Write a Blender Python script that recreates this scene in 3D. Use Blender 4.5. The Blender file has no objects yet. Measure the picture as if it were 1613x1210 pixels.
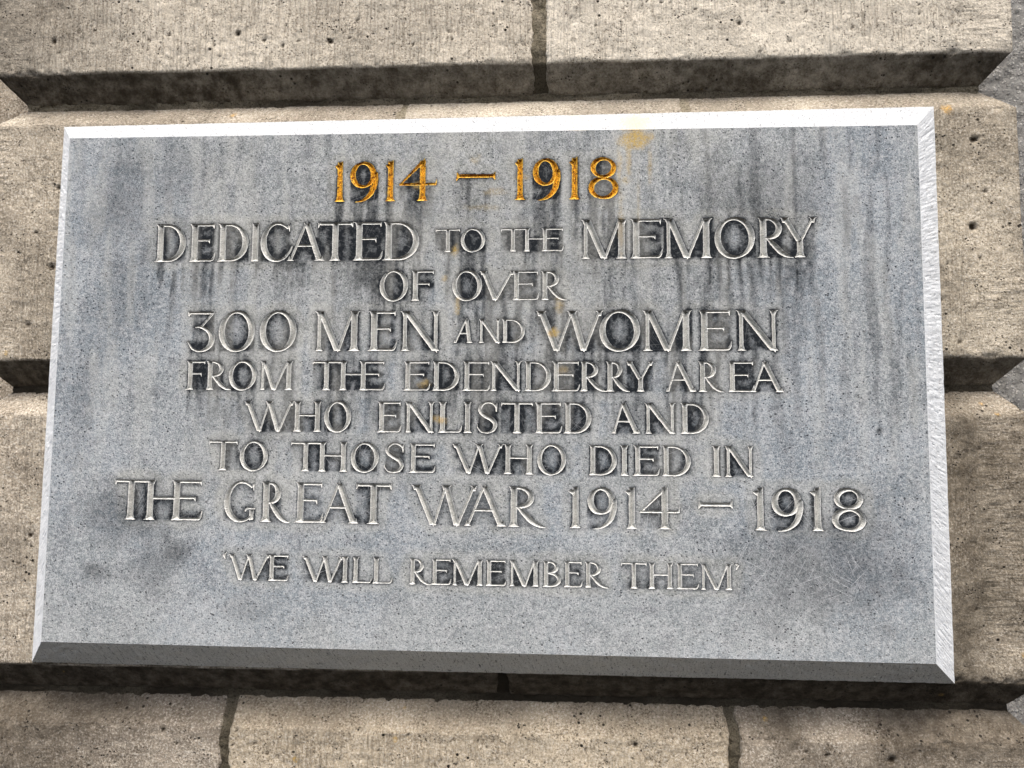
import bpy, math, random
import numpy as np
from mathutils import Vector, Euler

# ------------------------------------------------------------------ camera, sky, sun, exposure
S = bpy.context.scene
COL = S.collection
cam_d = bpy.data.cameras.new("camera"); cam = bpy.data.objects.new("camera", cam_d); COL.objects.link(cam)
cam.location = (0.1176, -1.2103, -0.1108)
cam.rotation_euler = Euler((1.6662, -0.0044, 0.0631))
cam_d.sensor_width = 36.0; cam_d.lens = 32.07
cam_d.clip_start = 0.01; cam_d.clip_end = 200
S.camera = cam

SUN_EL, SUN_AZ = math.radians(64), math.radians(-14)       # azimuth measured from straight in front of the wall
world = bpy.data.worlds.new("World"); S.world = world; world.use_nodes = True
wn = world.node_tree.nodes; wl = world.node_tree.links
bg = wn["Background"]; sky = wn.new("ShaderNodeTexSky"); sky.sky_type = 'NISHITA'; sky.sun_disc = False
sky.sun_elevation = SUN_EL; sky.sun_rotation = math.pi + SUN_AZ
sky.air_density = 1.0; sky.dust_density = 7.0; sky.ozone_density = 1.0
wl.new(sky.outputs[0], bg.inputs[0]); bg.inputs[1].default_value = 0.14
sun_d = bpy.data.lights.new("sun", 'SUN'); sun_d.energy = 1.5; sun_d.angle = math.radians(30); sun_d.color = (1, .97, .92)
sun = bpy.data.objects.new("sun", sun_d); COL.objects.link(sun)
sdir = Vector((math.sin(SUN_AZ) * math.cos(SUN_EL), -math.cos(SUN_AZ) * math.cos(SUN_EL), math.sin(SUN_EL)))
sun.rotation_euler = sdir.to_track_quat('Z', 'Y').to_euler()
sun.location = sdir * 6
S.view_settings.view_transform = 'Standard'; S.view_settings.look = 'None'
S.view_settings.exposure = 0.74; S.view_settings.gamma = 1.0

rng = np.random.default_rng(7)

# ------------------------------------------------------------------ small helpers
def lattice(seed):
    return np.random.default_rng(seed).random((256, 256)).astype(np.float32)
_LAT = {}
def vnoise(x, y, seed=0):
    """smooth value noise in 0..1"""
    if seed not in _LAT: _LAT[seed] = lattice(seed)
    T = _LAT[seed]
    xi = np.floor(x).astype(int); yi = np.floor(y).astype(int)
    fx = x - xi; fy = y - yi
    fx = fx * fx * (3 - 2 * fx); fy = fy * fy * (3 - 2 * fy)
    a = T[yi & 255, xi & 255]; b = T[yi & 255, (xi + 1) & 255]
    c = T[(yi + 1) & 255, xi & 255]; d = T[(yi + 1) & 255, (xi + 1) & 255]
    return (a * (1 - fx) + b * fx) * (1 - fy) + (c * (1 - fx) + d * fx) * fy
def fbm(x, y, seed=0, octv=4, gain=.5):
    s = 0; a = 1; t = 0
    for i in range(octv):
        s = s + a * vnoise(x * 2 ** i + 17.3 * i, y * 2 ** i + 5.1 * i, seed + i); t += a; a *= gain
    return s / t
def sstep(x, a, b):
    t = np.clip((x - a) / (b - a), 0, 1); return t * t * (3 - 2 * t)

def link_mesh(name, verts, faces, mat, parent=None, attrs=None, smooth=False, color=None):
    me = bpy.data.meshes.new(name)
    me.from_pydata(verts if isinstance(verts, list) else verts.tolist(), [], faces if isinstance(faces, list) else faces.tolist())
    if attrs:
        for k, v in attrs.items():
            a = me.attributes.new(k, 'FLOAT', 'POINT'); a.data.foreach_set('value', np.asarray(v, dtype=np.float32))
    if smooth: me.polygons.foreach_set('use_smooth', [True] * len(me.polygons))
    me.materials.append(mat)
    o = bpy.data.objects.new(name, me); COL.objects.link(o)
    if parent is not None: o.parent = parent
    if color: o.color = (*color, 1)
    return o
def thing(name, label, cat, loc=(0, 0, 0), group=None):
    o = bpy.data.objects.new(name, None); COL.objects.link(o); o.location = loc
    o.empty_display_size = .05
    o['label'] = label; o['category'] = cat
    if group: o['group'] = group
    return o

# ------------------------------------------------------------------ materials
class NT:
    def __init__(s, name, rough=.85):
        s.m = bpy.data.materials.new(name); s.m.use_nodes = True
        s.t = s.m.node_tree; s.b = s.t.nodes["Principled BSDF"]; s.b.inputs['Roughness'].default_value = rough
        s.b.inputs['Specular IOR Level'].default_value = .25
        s.co = s.t.nodes.new("ShaderNodeTexCoord").outputs['Object']
    def n(s, kind, **kw):
        n = s.t.nodes.new(kind)
        for k, v in kw.items(): setattr(n, k, v)
        return n
    def put(s, sock, v):
        if isinstance(v, (int, float)): sock.default_value = v
        elif isinstance(v, tuple): sock.default_value = (*v, 1) if len(v) == 3 and sock.type == 'RGBA' else v
        else: s.t.links.new(v, sock)
    def mapv(s, scale, rot=(0, 0, 0), loc=(0, 0, 0)):
        m = s.n("ShaderNodeMapping"); s.put(m.inputs[0], s.co); m.inputs['Scale'].default_value = scale
        m.inputs['Rotation'].default_value = rot; m.inputs['Location'].default_value = loc; return m.outputs[0]
    def rotmap(s, ang, scale):            # rotate first (about y), then stretch
        a = s.mapv((1, 1, 1), (0, ang, 0)); m = s.n("ShaderNodeMapping"); s.put(m.inputs[0], a)
        m.inputs['Scale'].default_value = scale; return m.outputs[0]
    def noise(s, scale, detail=4, rough=.55, vec=None, dist=0):
        n = s.n("ShaderNodeTexNoise"); s.put(n.inputs['Vector'], vec if vec is not None else s.co)
        n.inputs['Scale'].default_value = scale; n.inputs['Detail'].default_value = detail
        n.inputs['Roughness'].default_value = rough; n.inputs['Distortion'].default_value = dist
        return n.outputs[0]
    def voro(s, scale, vec=None, feature='F1', out='Distance', rand=1.0):
        n = s.n("ShaderNodeTexVoronoi", feature=feature); s.put(n.inputs['Vector'], vec if vec is not None else s.co)
        n.inputs['Scale'].default_value = scale; n.inputs['Randomness'].default_value = rand
        return n.outputs[out]
    def ramp(s, v, a, b, lo=0., hi=1.):
        m = s.n("ShaderNodeMapRange"); m.interpolation_type = 'SMOOTHSTEP'; s.put(m.inputs[0], v)
        m.inputs[1].default_value = a; m.inputs[2].default_value = b; m.inputs[3].default_value = lo; m.inputs[4].default_value = hi
        return m.outputs[0]
    def mth(s, op, a, b=0.):
        m = s.n("ShaderNodeMath", operation=op); s.put(m.inputs[0], a); s.put(m.inputs[1], b); return m.outputs[0]
    def mix(s, f, a, b, mode='MIX'):
        m = s.n("ShaderNodeMix", data_type='RGBA', blend_type=mode)
        s.put(m.inputs[0], f); s.put(m.inputs[6], a); s.put(m.inputs[7], b); return m.outputs[2]
    def attr(s, name):
        return s.n("ShaderNodeAttribute", attribute_name=name).outputs['Fac']
    def color(s, c): s.put(s.b.inputs['Base Color'], c)
    def bump(s, h, dist, strength=1., prev=None):
        b = s.n("ShaderNodeBump"); b.inputs['Strength'].default_value = strength; b.inputs['Distance'].default_value = dist
        s.put(b.inputs['Height'], h)
        if prev is not None: s.put(b.inputs['Normal'], prev)
        return b.outputs[0]
    def normal(s, n): s.put(s.b.inputs['Normal'], n)

def scratches(m, specs):
    out = None
    for ang, sc, thr in specs:
        sc *= 1.35; v = m.rotmap(ang, (sc * .014, 1, sc * 1.1))
        n = m.noise(1.0, 1.5, .5, v)
        k = m.ramp(n, thr, thr + .035)
        msk = m.ramp(m.noise(9 + sc * .01, 1, .5, m.rotmap(ang + .3, (1, 1, 1))), .47, .62)
        k = m.mth('MULTIPLY', k, msk)
        out = k if out is None else m.mth('MAXIMUM', out, k)
    return out

def mat_face():
    m = NT("weathered_blue_limestone", .8); m.b.inputs["Specular IOR Level"].default_value = .10
    cool = m.mix(m.ramp(m.noise(9, 4, .6), .38, .62), (.225, .268, .300), (.335, .378, .408))
    warm = m.mix(m.ramp(m.noise(30, 3), .35, .65), (.218, .236, .224), (.336, .352, .332))
    c = m.mix(m.attr('sandy'), cool, warm)
    # cloudy mottling and fine crystalline grain
    c = m.mix(m.ramp(m.noise(70, 5, .65), .40, .66, 0, .55), c, (.47, .49, .51))
    c = m.mix(m.ramp(m.noise(38, 5, .7), .52, .70, 0, .5), c, (.14, .155, .175))
    g = m.noise(700, 3, .7)
    c = m.mix(m.ramp(g, .50, .64, 0, 0.655), c, (.08, .09, .105))
    c = m.mix(m.ramp(g, .48, .34, 0, .60), c, (.66, .68, .70))
    mo = m.noise(215, 4, .75)
    c = m.mix(m.ramp(mo, .53, .64, 0, .52), c, (.10, .112, .125))
    c = m.mix(m.ramp(mo, .46, .36, 0, .45), c, (.60, .62, .63))
    # black pin specks, clustered
    sp = m.ramp(m.voro(200), .13, .28, 1, 0)
    cl = m.ramp(m.noise(22, 3, .6), .46, .66)
    sp = m.mth('MULTIPLY', sp, m.ramp(m.noise(120, 1), .42, .50))
    sp2 = m.mth('MULTIPLY', m.ramp(m.voro(105), .08, .17, .9, 0), m.ramp(m.noise(55, 2), .47, .54))
    sp = m.mth('MAXIMUM', sp, sp2)
    sp = m.mth('MULTIPLY', sp, m.mth('ADD', m.mth('MULTIPLY', cl, .60), .60))
    c = m.mix(sp, c, (.035, .04, .05))
    # dark algal stain (shape carried by the mesh) broken up by grain
    st = m.attr('stain')
    brk = m.ramp(m.noise(190, 4, .65), .30, .65, .80, 1.25)
    st = m.mth('MULTIPLY', st, brk); st = m.mth('MINIMUM', st, 1.)
    c = m.mix(m.mth('MULTIPLY', st, .99), c, (.010, .013, .017))
    # pale lime bloom near the cut edges
    pl = m.mth('MULTIPLY', m.attr('pale'), m.ramp(m.noise(260, 3, .6), .3, .7, .4, 1.))
    c = m.mix(m.mth('MULTIPLY', pl, .60), c, (.52, .53, .50))
    # ochre rust / lichen drips
    ye = m.mth('MULTIPLY', m.attr('ochre'), m.ramp(m.noise(420, 3, .7), .30, .62, .25, 1.))
    c = m.mix(ye, c, (.50, .36, .12))
    sc = scratches(m, [(.35, 620, 0.655), (-.5, 560, 0.665), (1.1, 700, 0.655), (-1.2, 640, 0.665), (.05, 800, 0.665), (.8, 500, .675), (-.9, 760, .665), (1.45, 600, .67)])
    c = m.mix(m.mth('MULTIPLY', sc, m.mth('ADD', m.mth('MULTIPLY', m.attr('scratch'), .38), .07)), c, (.74, .77, .80))
    m.color(c)
    h = m.mth('ADD', m.mth('MULTIPLY', g, -1.), m.mth('MULTIPLY', sp, -1.2))
    m.normal(m.bump(h, .0009, .55, m.bump(m.noise(120, 3), .0015, .25)))
    return m.m
def mat_cut(name, gold=False):
    m = NT(name, .7)
    g = m.noise(900, 3, .7)
    ch = m.noise(1., 2, .5, m.rotmap(math.radians(35), (120, 120, 900)))       # chisel strokes
    if gold:
        c = m.mix(m.ramp(m.noise(420, 4, .7), .38, .62), (1.0, .58, .04), (.42, .15, .015))
        c = m.mix(m.ramp(g, .55, .68), c, (1.0, .66, .12))
        c = m.mix(m.ramp(m.noise(300, 3, .7), .54, .62), c, (.09, .03, .012))
        c = m.mix(m.mth('MULTIPLY', m.attr('lip'), .95), c, (.10, .028, .008))  # brown shade painted on the downward-facing walls of the gilding
        c = m.mix(m.mth('MULTIPLY', m.attr('rim'), m.ramp(m.noise(200, 3, .6), .42, .60)), c, (1.0, .74, .16))
        m.b.inputs['Metallic'].default_value = .25; m.b.inputs['Roughness'].default_value = .42
    else:
        c = m.mix(m.ramp(m.noise(60, 4, .6), .35, .65), (.42, .43, .41), (.60, .61, .58))
        c = m.mix(m.ramp(g, .52, .64, 0, .75), c, (.14, .145, .14))
        c = m.mix(m.mth('MULTIPLY', m.attr('rim'), m.ramp(m.noise(240, 3, .6), .30, .55, .25, 1.)), c, (.82, .83, .80))
        c = m.mix(m.ramp(ch, .56, .66, 0, .4), c, (.22, .22, .21))
        # shade painted on the downward-facing walls of every cut
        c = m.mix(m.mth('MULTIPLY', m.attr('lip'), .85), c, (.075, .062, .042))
        ye = m.mth('MULTIPLY', m.attr('ochre'), .75)
        c = m.mix(ye, c, (.62, .42, .13))
    m.color(c)
    m.normal(m.bump(m.mth('ADD', g, m.mth('MULTIPLY', ch, 1.4)), .0012, .6))
    return m.m
def mat_bevel():
    """sawn and tooled edge; 'along' runs with the length of the strip and 'across' with its width, in metres"""
    m = NT("tooled_limestone_edge", .75)
    cb = m.n("ShaderNodeCombineXYZ"); m.put(cb.inputs[0], m.attr('along')); m.put(cb.inputs[1], m.attr('across'))
    def lines(sx, sy, shear):
        sh = m.mth('ADD', m.attr('along'), m.mth('MULTIPLY', m.attr('across'), m.attr('shear')))
        q = m.n("ShaderNodeCombineXYZ"); m.put(q.inputs[0], m.mth('MULTIPLY', sh, sx)); m.put(q.inputs[1], m.mth('MULTIPLY', m.attr('across'), sy))
        return q.outputs[0]
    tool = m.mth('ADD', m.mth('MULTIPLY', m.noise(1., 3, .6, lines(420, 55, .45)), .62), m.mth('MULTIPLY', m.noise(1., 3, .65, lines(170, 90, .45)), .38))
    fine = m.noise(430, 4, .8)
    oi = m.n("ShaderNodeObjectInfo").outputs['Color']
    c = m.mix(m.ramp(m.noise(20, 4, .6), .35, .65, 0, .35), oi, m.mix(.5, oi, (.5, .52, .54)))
    c = m.mix(m.mth('MULTIPLY', m.ramp(tool, .56, 0.655), m.attr('grime_shade')), c, (.07, .07, .065))
    c = m.mix(m.mth('MULTIPLY', m.ramp(fine, .56, 0.655), m.attr('grime_shade')), c, (.12, .12, .11))
    c = m.mix(m.mth('MULTIPLY', m.ramp(fine, .47, .40), m.mth('MULTIPLY', m.attr('grime_shade'), .7)), c, (.95, .95, .92))
    c = m.mix(m.mth('MULTIPLY', m.attr('ochre'), .7), c, (.85, .66, .33))
    m.color(c)
    m.normal(m.bump(tool, .0014, .7, m.bump(fine, .0006, .5)))
    return m.m
def mat_block():
    m = NT("grey_brown_limestone_block", .9)
    oi = m.n("ShaderNodeObjectInfo").outputs['Color']
    c = m.mix(m.ramp(m.noise(7, 5, .6), .35, .68, 0, .55), oi, m.mix(.5, oi, (.16, .12, .075)))
    c = m.mix(m.ramp(m.noise(45, 5, .7), .45, .68, 0, .45), c, m.mix(.6, oi, (.70, .64, .52)))
    c = m.mix(m.mth('MULTIPLY', m.attr('grime_shade'), m.ramp(m.noise(60, 4, .65), .2, .7, .6, 1.)), c, (.036, .028, .018))
    g = m.noise(340, 5, .8)
    c = m.mix(m.mth('MULTIPLY', m.ramp(g, .528, .60, 0, .92), m.ramp(m.noise(30, 3, .6), .35, .65, .35, 1.)), c, (.060, .046, .030))
    c = m.mix(m.mth('MULTIPLY', m.ramp(g, .48, .38, 0, .75), m.mth('SUBTRACT', 1., m.attr('grime_shade'))), c, (.80, .75, .66))
    pit = m.mth('MULTIPLY', m.ramp(m.voro(210), .13, .28, 1, 0), m.ramp(m.noise(40, 3), .55, .62))
    pit2 = m.mth('MULTIPLY', m.ramp(m.voro(75), .10, .17, 1, 0), m.ramp(m.noise(17, 3), .54, .60))
    pit = m.mth('MAXIMUM', pit, pit2)
    c = m.mix(pit, c, (.022, .018, .013))
    c = m.mix(m.attr('hole'), c, (.035, .025, .015))
    tv = m.noise(1., 2, .5, m.mapv((330, 330, 14)))
    c = m.mix(m.mth('MULTIPLY', m.ramp(tv, .52, .64, 0, .24), m.attr('toolv')), c, (.10, .08, .055))
    li = m.mth('MULTIPLY', m.ramp(m.voro(19), .05, .11, 1, 0), m.ramp(m.noise(13, 2), .56, .62))
    c = m.mix(m.mth('MULTIPLY', li, m.ramp(m.noise(300, 3), .4, .6, .2, .9)), c, (.50, .33, .10))
    c = m.mix(m.mth('MULTIPLY', m.attr('ochre'), m.ramp(m.noise(260, 3, .7), .35, .6, .1, 1)), c, (.62, .36, .07))
    m.color(c)
    # tooling: upright drag lines on the body, raking lines on margins, strength from the mesh
    tv = m.noise(1., 2, .5, m.mapv((330, 330, 14)))
    th = m.noise(1., 4, .5, m.mapv((28, 28, 170)))
    tl = m.mth('ADD', m.mth('MULTIPLY', tv, m.attr('toolv')), m.mth('MULTIPLY', th, m.attr('toolh')))
    h = m.mth('ADD', m.mth('MULTIPLY', g, -1.), m.mth('MULTIPLY', pit, -3.))
    nn = m.bump(tl, .0038, .8)
    nn = m.bump(m.noise(110, 4, .65), .003, .7, nn)
    m.normal(m.bump(h, .0013, .9, nn))
    return m.m
def mat_mortar():
    m = NT("old_mortar", .95)
    g = m.noise(380, 4, .75)
    c = m.mix(m.ramp(m.noise(35, 4, .6), .35, .65), (.20, .175, .12), (.34, .30, .22))
    c = m.mix(m.ramp(g, .50, .64, 0, .85), c, (.03, .027, .018))
    c = m.mix(m.ramp(g, .46, .34, 0, .6), c, (.44, .40, .31))
    c = m.mix(m.mth('MULTIPLY', m.attr('grime_shade'), .95), c, (.020, .016, .010))
    m.color(c); m.normal(m.bump(g, .003, 1., m.bump(m.noise(90, 3), .005, .8)))
    return m.m
def mat_render():
    m = NT("grey_roughcast", .95)
    g = m.noise(330, 5, .8); k = m.noise(110, 3, .6)
    c = m.mix(m.ramp(k, .3, .7), (.54, .54, .52), (.74, .74, .71))
    c = m.mix(m.ramp(g, .53, .66, 0, .7), c, (.10, .10, .10))
    c = m.mix(m.ramp(g, .46, .33, 0, .6), c, (.62, .62, .62))
    pb = m.ramp(m.voro(190), .0, .5, 1, 0); m.color(m.mix(m.ramp(pb, .25, 0., 0, .6), c, (.10, .10, .095))); m.normal(m.bump(g, .003, 1., m.bump(pb, .006, 1.)))
    return m.m
M_FACE = mat_face(); M_CUT = mat_cut("freshly_cut_limestone"); M_GOLD = mat_cut("worn_gold_leaf", True)
M_BEV = mat_bevel(); M_BLOCK = mat_block(); M_MORTAR = mat_mortar(); M_REND = mat_render()

# ------------------------------------------------------------------ the rusticated stone pier
GC, GD, GF = .0346, .0321, .0089        # chamfer height, groove depth, groove floor height
ZT, ZB = .374, -.3705                    # top and bottom of the two courses behind the plaque
CH = (ZT - ZB - (2 * GC + GF)) / 2       # front height of a course
G = 2 * GC + GF
XL, XR = -.7044, .7094

HOLES = [(.6541, .3301, .0062), (.6475, .2123, .0068), (.602, .334, .0035), (-.2174, .4892, .0045), (-.3499, .5048, .0045), (-.606, .1712, .0055),
         (-.6192, .4998, .0050), (.6319, -.282, .003), (.625, .06, .003), (.61, .02, .006), (-.312, .4935, .003), (-.285, .484, .003),
         (.12, .515, .003), (.35, .50, .004), (.44, .515, .003), (.59, .507, .003), (.50, .49, .0025), (-.18, .52, .0035),
         (-.10, .482, .003), (-.05, .50, .003), (.20, -.458, .004), (-.42, -.452, .004), (-.40, -.47, .003), (.44, -.465, .004), (.52, -.47, .006),
         (-.45, .505, .0035), (-.52, .50, .003), (-.48, .484, .003), (-.56, .515, .003), (.655, .17, .003), (.643, -.08, .003), (-.635, .09, .004), (-.615, -.20, .0035),
         (-.60, .285, .004), (-.63, .22, .003), (.60, .115, .004), (.6655, .26, .0035)]
hr = random.Random(5)
for k in range(150):
    HOLES.append((hr.uniform(-.70, .70), hr.choice([hr.uniform(.46, .56), hr.uniform(-.52, -.44), hr.uniform(-.37, .37)]), hr.uniform(.0012, .0028)))

def block(name, x0, x1, z0, z1, parent, mat, wl=False, wr=False, recess=0., col=(.4, .35, .28), grime_shade=None, rough=1., seed=1, step=.0028, label=None,
          top=True, bot=True, wig=0.):
    """one dressed stone: flat front, chamfer above and below, returning round the pier's corner where wl/wr"""
    # rows: (z offset profile)
    rows = []                                   # (z, depth)
    nb = 12
    if bot:
        rows += [(z0 - GC - .004, GD + .012)] + [(z0 - GC * (1 - i / nb), GD * (1 - i / nb)) for i in range(nb)]
    n = max(2, int((z1 - z0) / step))
    rows += [(z0 + (z1 - z0) * i / n, 0.) for i in range(n + 1)]
    if top:
        rows += [(z1 + GC * i / nb, GD * i / nb) for i in range(1, nb + 1)] + [(z1 + GC + .004, GD + .012)]
    rz = np.array([r[0] for r in rows]); rd = np.array([r[1] for r in rows])
    # columns: u along the front, plus side returns
    m = max(2, int((x1 - x0) / step))
    u = np.linspace(0, 1, m + 1)
    ncol_side = 14
    Xs, Ys = [], []
    X = np.zeros((len(rows), 0)); Y = np.zeros((len(rows), 0))
    dd = np.minimum(rd, GD)[:, None]
    xl = (x0 + dd) if wl else np.full_like(dd, x0); xr = (x1 - dd) if wr else np.full_like(dd, x1)
    X = xl + (xr - xl) * u[None, :]; Y = np.repeat(rd[:, None], m + 1, 1)
    front = np.ones_like(X)
    e = np.minimum((X - xl) if not wl else 1e9, (xr - X) if not wr else 1e9)
    Y = Y + .0035 * np.clip(1 - e / .004, 0, 1) ** 2                     # worn arris at the upright joints
    if wr:
        s = np.linspace(0, 1, ncol_side + 1)[1:]
        X = np.c_[X, np.repeat(xr, ncol_side, 1)]; Y = np.c_[Y, rd[:, None] + (.30 - rd[:, None]) * s[None] ** 1.6]
        front = np.c_[front, np.zeros((len(rows), ncol_side))]
    else:
        X = np.c_[X, xr, xr]; Y = np.c_[Y, rd[:, None] + .012, rd[:, None] + .05]; front = np.c_[front, np.zeros((len(rows), 2))]
    if wl:
        s = np.linspace(1, 0, ncol_side + 1)[:-1]
        X = np.c_[np.repeat(xl, ncol_side, 1), X]; Y = np.c_[rd[:, None] + (.30 - rd[:, None]) * s[None] ** 1.6, Y]
        front = np.c_[np.zeros((len(rows), ncol_side)), front]
    else:
        X = np.c_[xl, xl, X]; Y = np.c_[rd[:, None] + .05, rd[:, None] + .012, Y]; front = np.c_[np.zeros((len(rows), 2)), front]
    Z = np.repeat(rz[:, None], X.shape[1], 1)
    D = np.repeat(rd[:, None], X.shape[1], 1)
    # relief
    r = rough
    nz = (fbm(X * 22, Z * 22 + Y * 9, 10 + seed, 4) - .5) * .0045 * r + (fbm(X * 130, Z * 130 + Y * 40, 30, 3) - .5) * .0022 * r
    edge = np.exp(-np.abs(np.minimum(np.abs(Z - z0), np.abs(Z - z1))) / .003) * (D < .006)
    chip = np.clip(fbm(X * 60, Z * 30 + 3, 50 + seed, 3) - .52, 0, 1) * .020 * r
    Y = Y + nz + edge * chip + recess
    Z = Z + (fbm(X * 15, Y * 15 + 7, 70 + seed, 3) - .5) * .0030 * np.exp(-np.abs(np.minimum(np.abs(Z - z0), np.abs(Z - z1))) / .01) + (fbm(X*140, X*0+seed, 33, 4, .7)-.5)*.0012*edge
    jw = (fbm(Z * 45, Z * 0 + seed, 81, 4) - .5) * .0085 + (fbm(Z * 200, Z * 0 + seed, 83, 2) - .5) * .0030
    if recess == 0:
        if not wl: X = X + jw * np.exp(-np.abs(X - x0) / .006)
        if not wr: X = X + jw * np.exp(-np.abs(X - x1) / .006)
    if wig: X = X + (fbm(Z * 34, X * 0 + seed, 81, 4) - .5) * wig * (np.abs(u_center(X, x0, x1)))
    hole = np.zeros_like(Y)
    if recess == 0:
        for hx, hz, hrad in HOLES:
            if hx < x0 - .01 or hx > x1 + .01 or hz < z0 - .01 or hz > z1 + .01: continue
            w_ = 1 + .6 * (vnoise(X * 260, Z * 260, 90) - .5)
            q = np.clip(1 - np.hypot(X - hx, (Z - hz) * 1.15) / (hrad * w_), 0, 1) * front
            Y = Y + np.sqrt(q) * hrad * .9; hole = np.maximum(hole, sstep(q, .05, .5))
    # shade painted dark into the grooves and undersides, plus patches of real dirt
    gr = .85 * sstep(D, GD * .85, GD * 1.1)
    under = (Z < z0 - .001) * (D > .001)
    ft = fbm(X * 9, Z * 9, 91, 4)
    gr = np.maximum(gr, under * np.clip(.72 + .38 * ft + .3 * sstep(X, -.15, -.6) + .22 * (Z < 0), 0, 1))  # painted underside shade, deepest at the left end and lower down
    if grime_shade is not None: gr = np.maximum(gr, grime_shade(X, Z, ft))
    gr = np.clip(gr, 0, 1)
    marg = np.zeros_like(X)                                            # drafted margins beside the pier's corners
    if wl: marg = np.maximum(marg, sstep(X, x0 + .055, x0 + .045))
    if wr: marg = np.maximum(marg, sstep(X, x1 - .075, x1 - .06))
    body = fbm(X * 6 + 4, Z * 6, 93, 3)
    toolv = (1 - marg) * sstep(body, .40, .58) * 1.1 + .25
    toolv = np.where(D > .002, 1.0, toolv)
    toolh = marg * .9 * sstep(fbm(X * 8, Z * 8, 97, 3), .35, .6)
    och = np.zeros_like(X)
    for ox, oz, orr in [(.6214, .3726, .008), (-.358, .3905, .005), (.655, -.02, .004), (.668, -.035, .003)]:
        och = np.maximum(och, sstep(np.hypot(X - ox, Z - oz) * (1 + .8 * (vnoise(X * 200, Z * 200, 95) - .5)), orr, orr * .4) * (.8 if orr < .009 else .35))
    V = np.stack([X, Y, Z], -1).reshape(-1, 3)
    R_, C_ = X.shape
    i = np.arange((R_ - 1) * (C_ - 1)); a = (i // (C_ - 1)) * C_ + i % (C_ - 1)
    F = np.stack([a, a + 1, a + C_ + 1, a + C_], 1)
    o = link_mesh(name, V, F, mat, parent, dict(grime_shade=gr.ravel(), hole=hole.ravel(), toolv=toolv.ravel(), toolh=toolh.ravel(), ochre=och.ravel()), True, col)
    if label: o['label'] = label
    return o
def u_center(X, x0, x1): return np.clip(np.abs((X - (x0 + x1) / 2) / ((x1 - x0) / 2 + 1e-6)), 0, 1) * np.sign(X - (x0 + x1) / 2)

pier = thing("stone_pier", "broad pier of chamfered grey-brown limestone blocks carrying the carved plaque", "wall")
zc = [(ZT + G, ZT + G + .32), (ZT - CH, ZT), (ZB, ZB + CH), (ZB - G - .30, ZB - G)]
J = .0085                                                    # half width of an upright joint
def cuts(xs, w=J):
    out = []; prev = XL
    for x in xs: out.append((prev, x - w)); prev = x + w
    out.append((prev, XR)); return out
def gr_low(X, Z, ft):     # brown soot patina on the lowest course, heavy at both ends; soft shadow painted along its top
    a = sstep(X, -.38, -.62) * .70 + sstep(X, .34, .42) * .60 + sstep(Z, ZB - G - .028, ZB - G + .014) * .50
    return np.clip(a, 0, .85) * sstep(ft, .15, .55)
def gr_mor(X, Z, ft): return np.full_like(X, .62) + .3 * (ft - .5)
def gr_mor0(X, Z, ft): return .25 + .9 * (ft - .45) + .4 * (Z < ZT + G + .012)
def gr_mid(X, Z, ft): return .42 * sstep(ft, .3, .62) + .25 * (X > 0) * (Z < 0) + .25 * sstep(np.abs(X - .63), .06, .0) * (Z < .0)
def gr_top(X, Z, ft): return sstep(X, -.45, -.72) * .55 * sstep(ft, .2, .6) + .22 * sstep(ft, .45, .62)
CT, CM, CLW = (.50, .455, .385), (.37, .325, .265), (.41, .355, .275)
joints = [[.0768], [-.115, .2754], [.0303], [-.336, .3255]]
cols = [[(.64, .58, .49), (.74, .68, .585)], [(.44, .385, .31), (.56, .50, .41), (.52, .46, .37)], [(.44, .385, .315), (.42, .365, .29)], [(.33, .285, .235), (.56, .475, .36), (.39, .335, .27)]]
grs = [gr_top, gr_mid, gr_mid, gr_low]
sd = 1
for ci, (z0, z1) in enumerate(zc):
    spans = cuts(joints[ci], .0095 if ci == 0 else .0065 if ci != 1 else .0028)
    for bi, (a, b) in enumerate(spans):
        hid = ci in (1, 2)
        block("stone_block", a, b, z0, z1, pier, M_BLOCK, wl=(bi == 0), wr=(bi == len(spans) - 1), col=tuple(c_ * k_ for c_, k_ in zip(cols[ci][bi], (1.0, 1.012, .985))), grime_shade=grs[ci], seed=sd, rough=1.0,
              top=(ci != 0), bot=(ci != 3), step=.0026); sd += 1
    for x in joints[ci]:
        w = .0095 if ci == 0 else .0065 if ci != 1 else .0028
        block("mortar_joint", x - w - .009, x + w + .009, z0, z1, pier, M_MORTAR, recess=(.0032, .0012, .0042, .0042)[ci], rough=2.4 if ci != 1 else 1., grime_shade=(gr_mor if ci > 1 else gr_mor0 if ci == 0 else None), seed=sd + 40, top=(ci != 0), bot=(ci != 3), step=.0022, wig=0)
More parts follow.
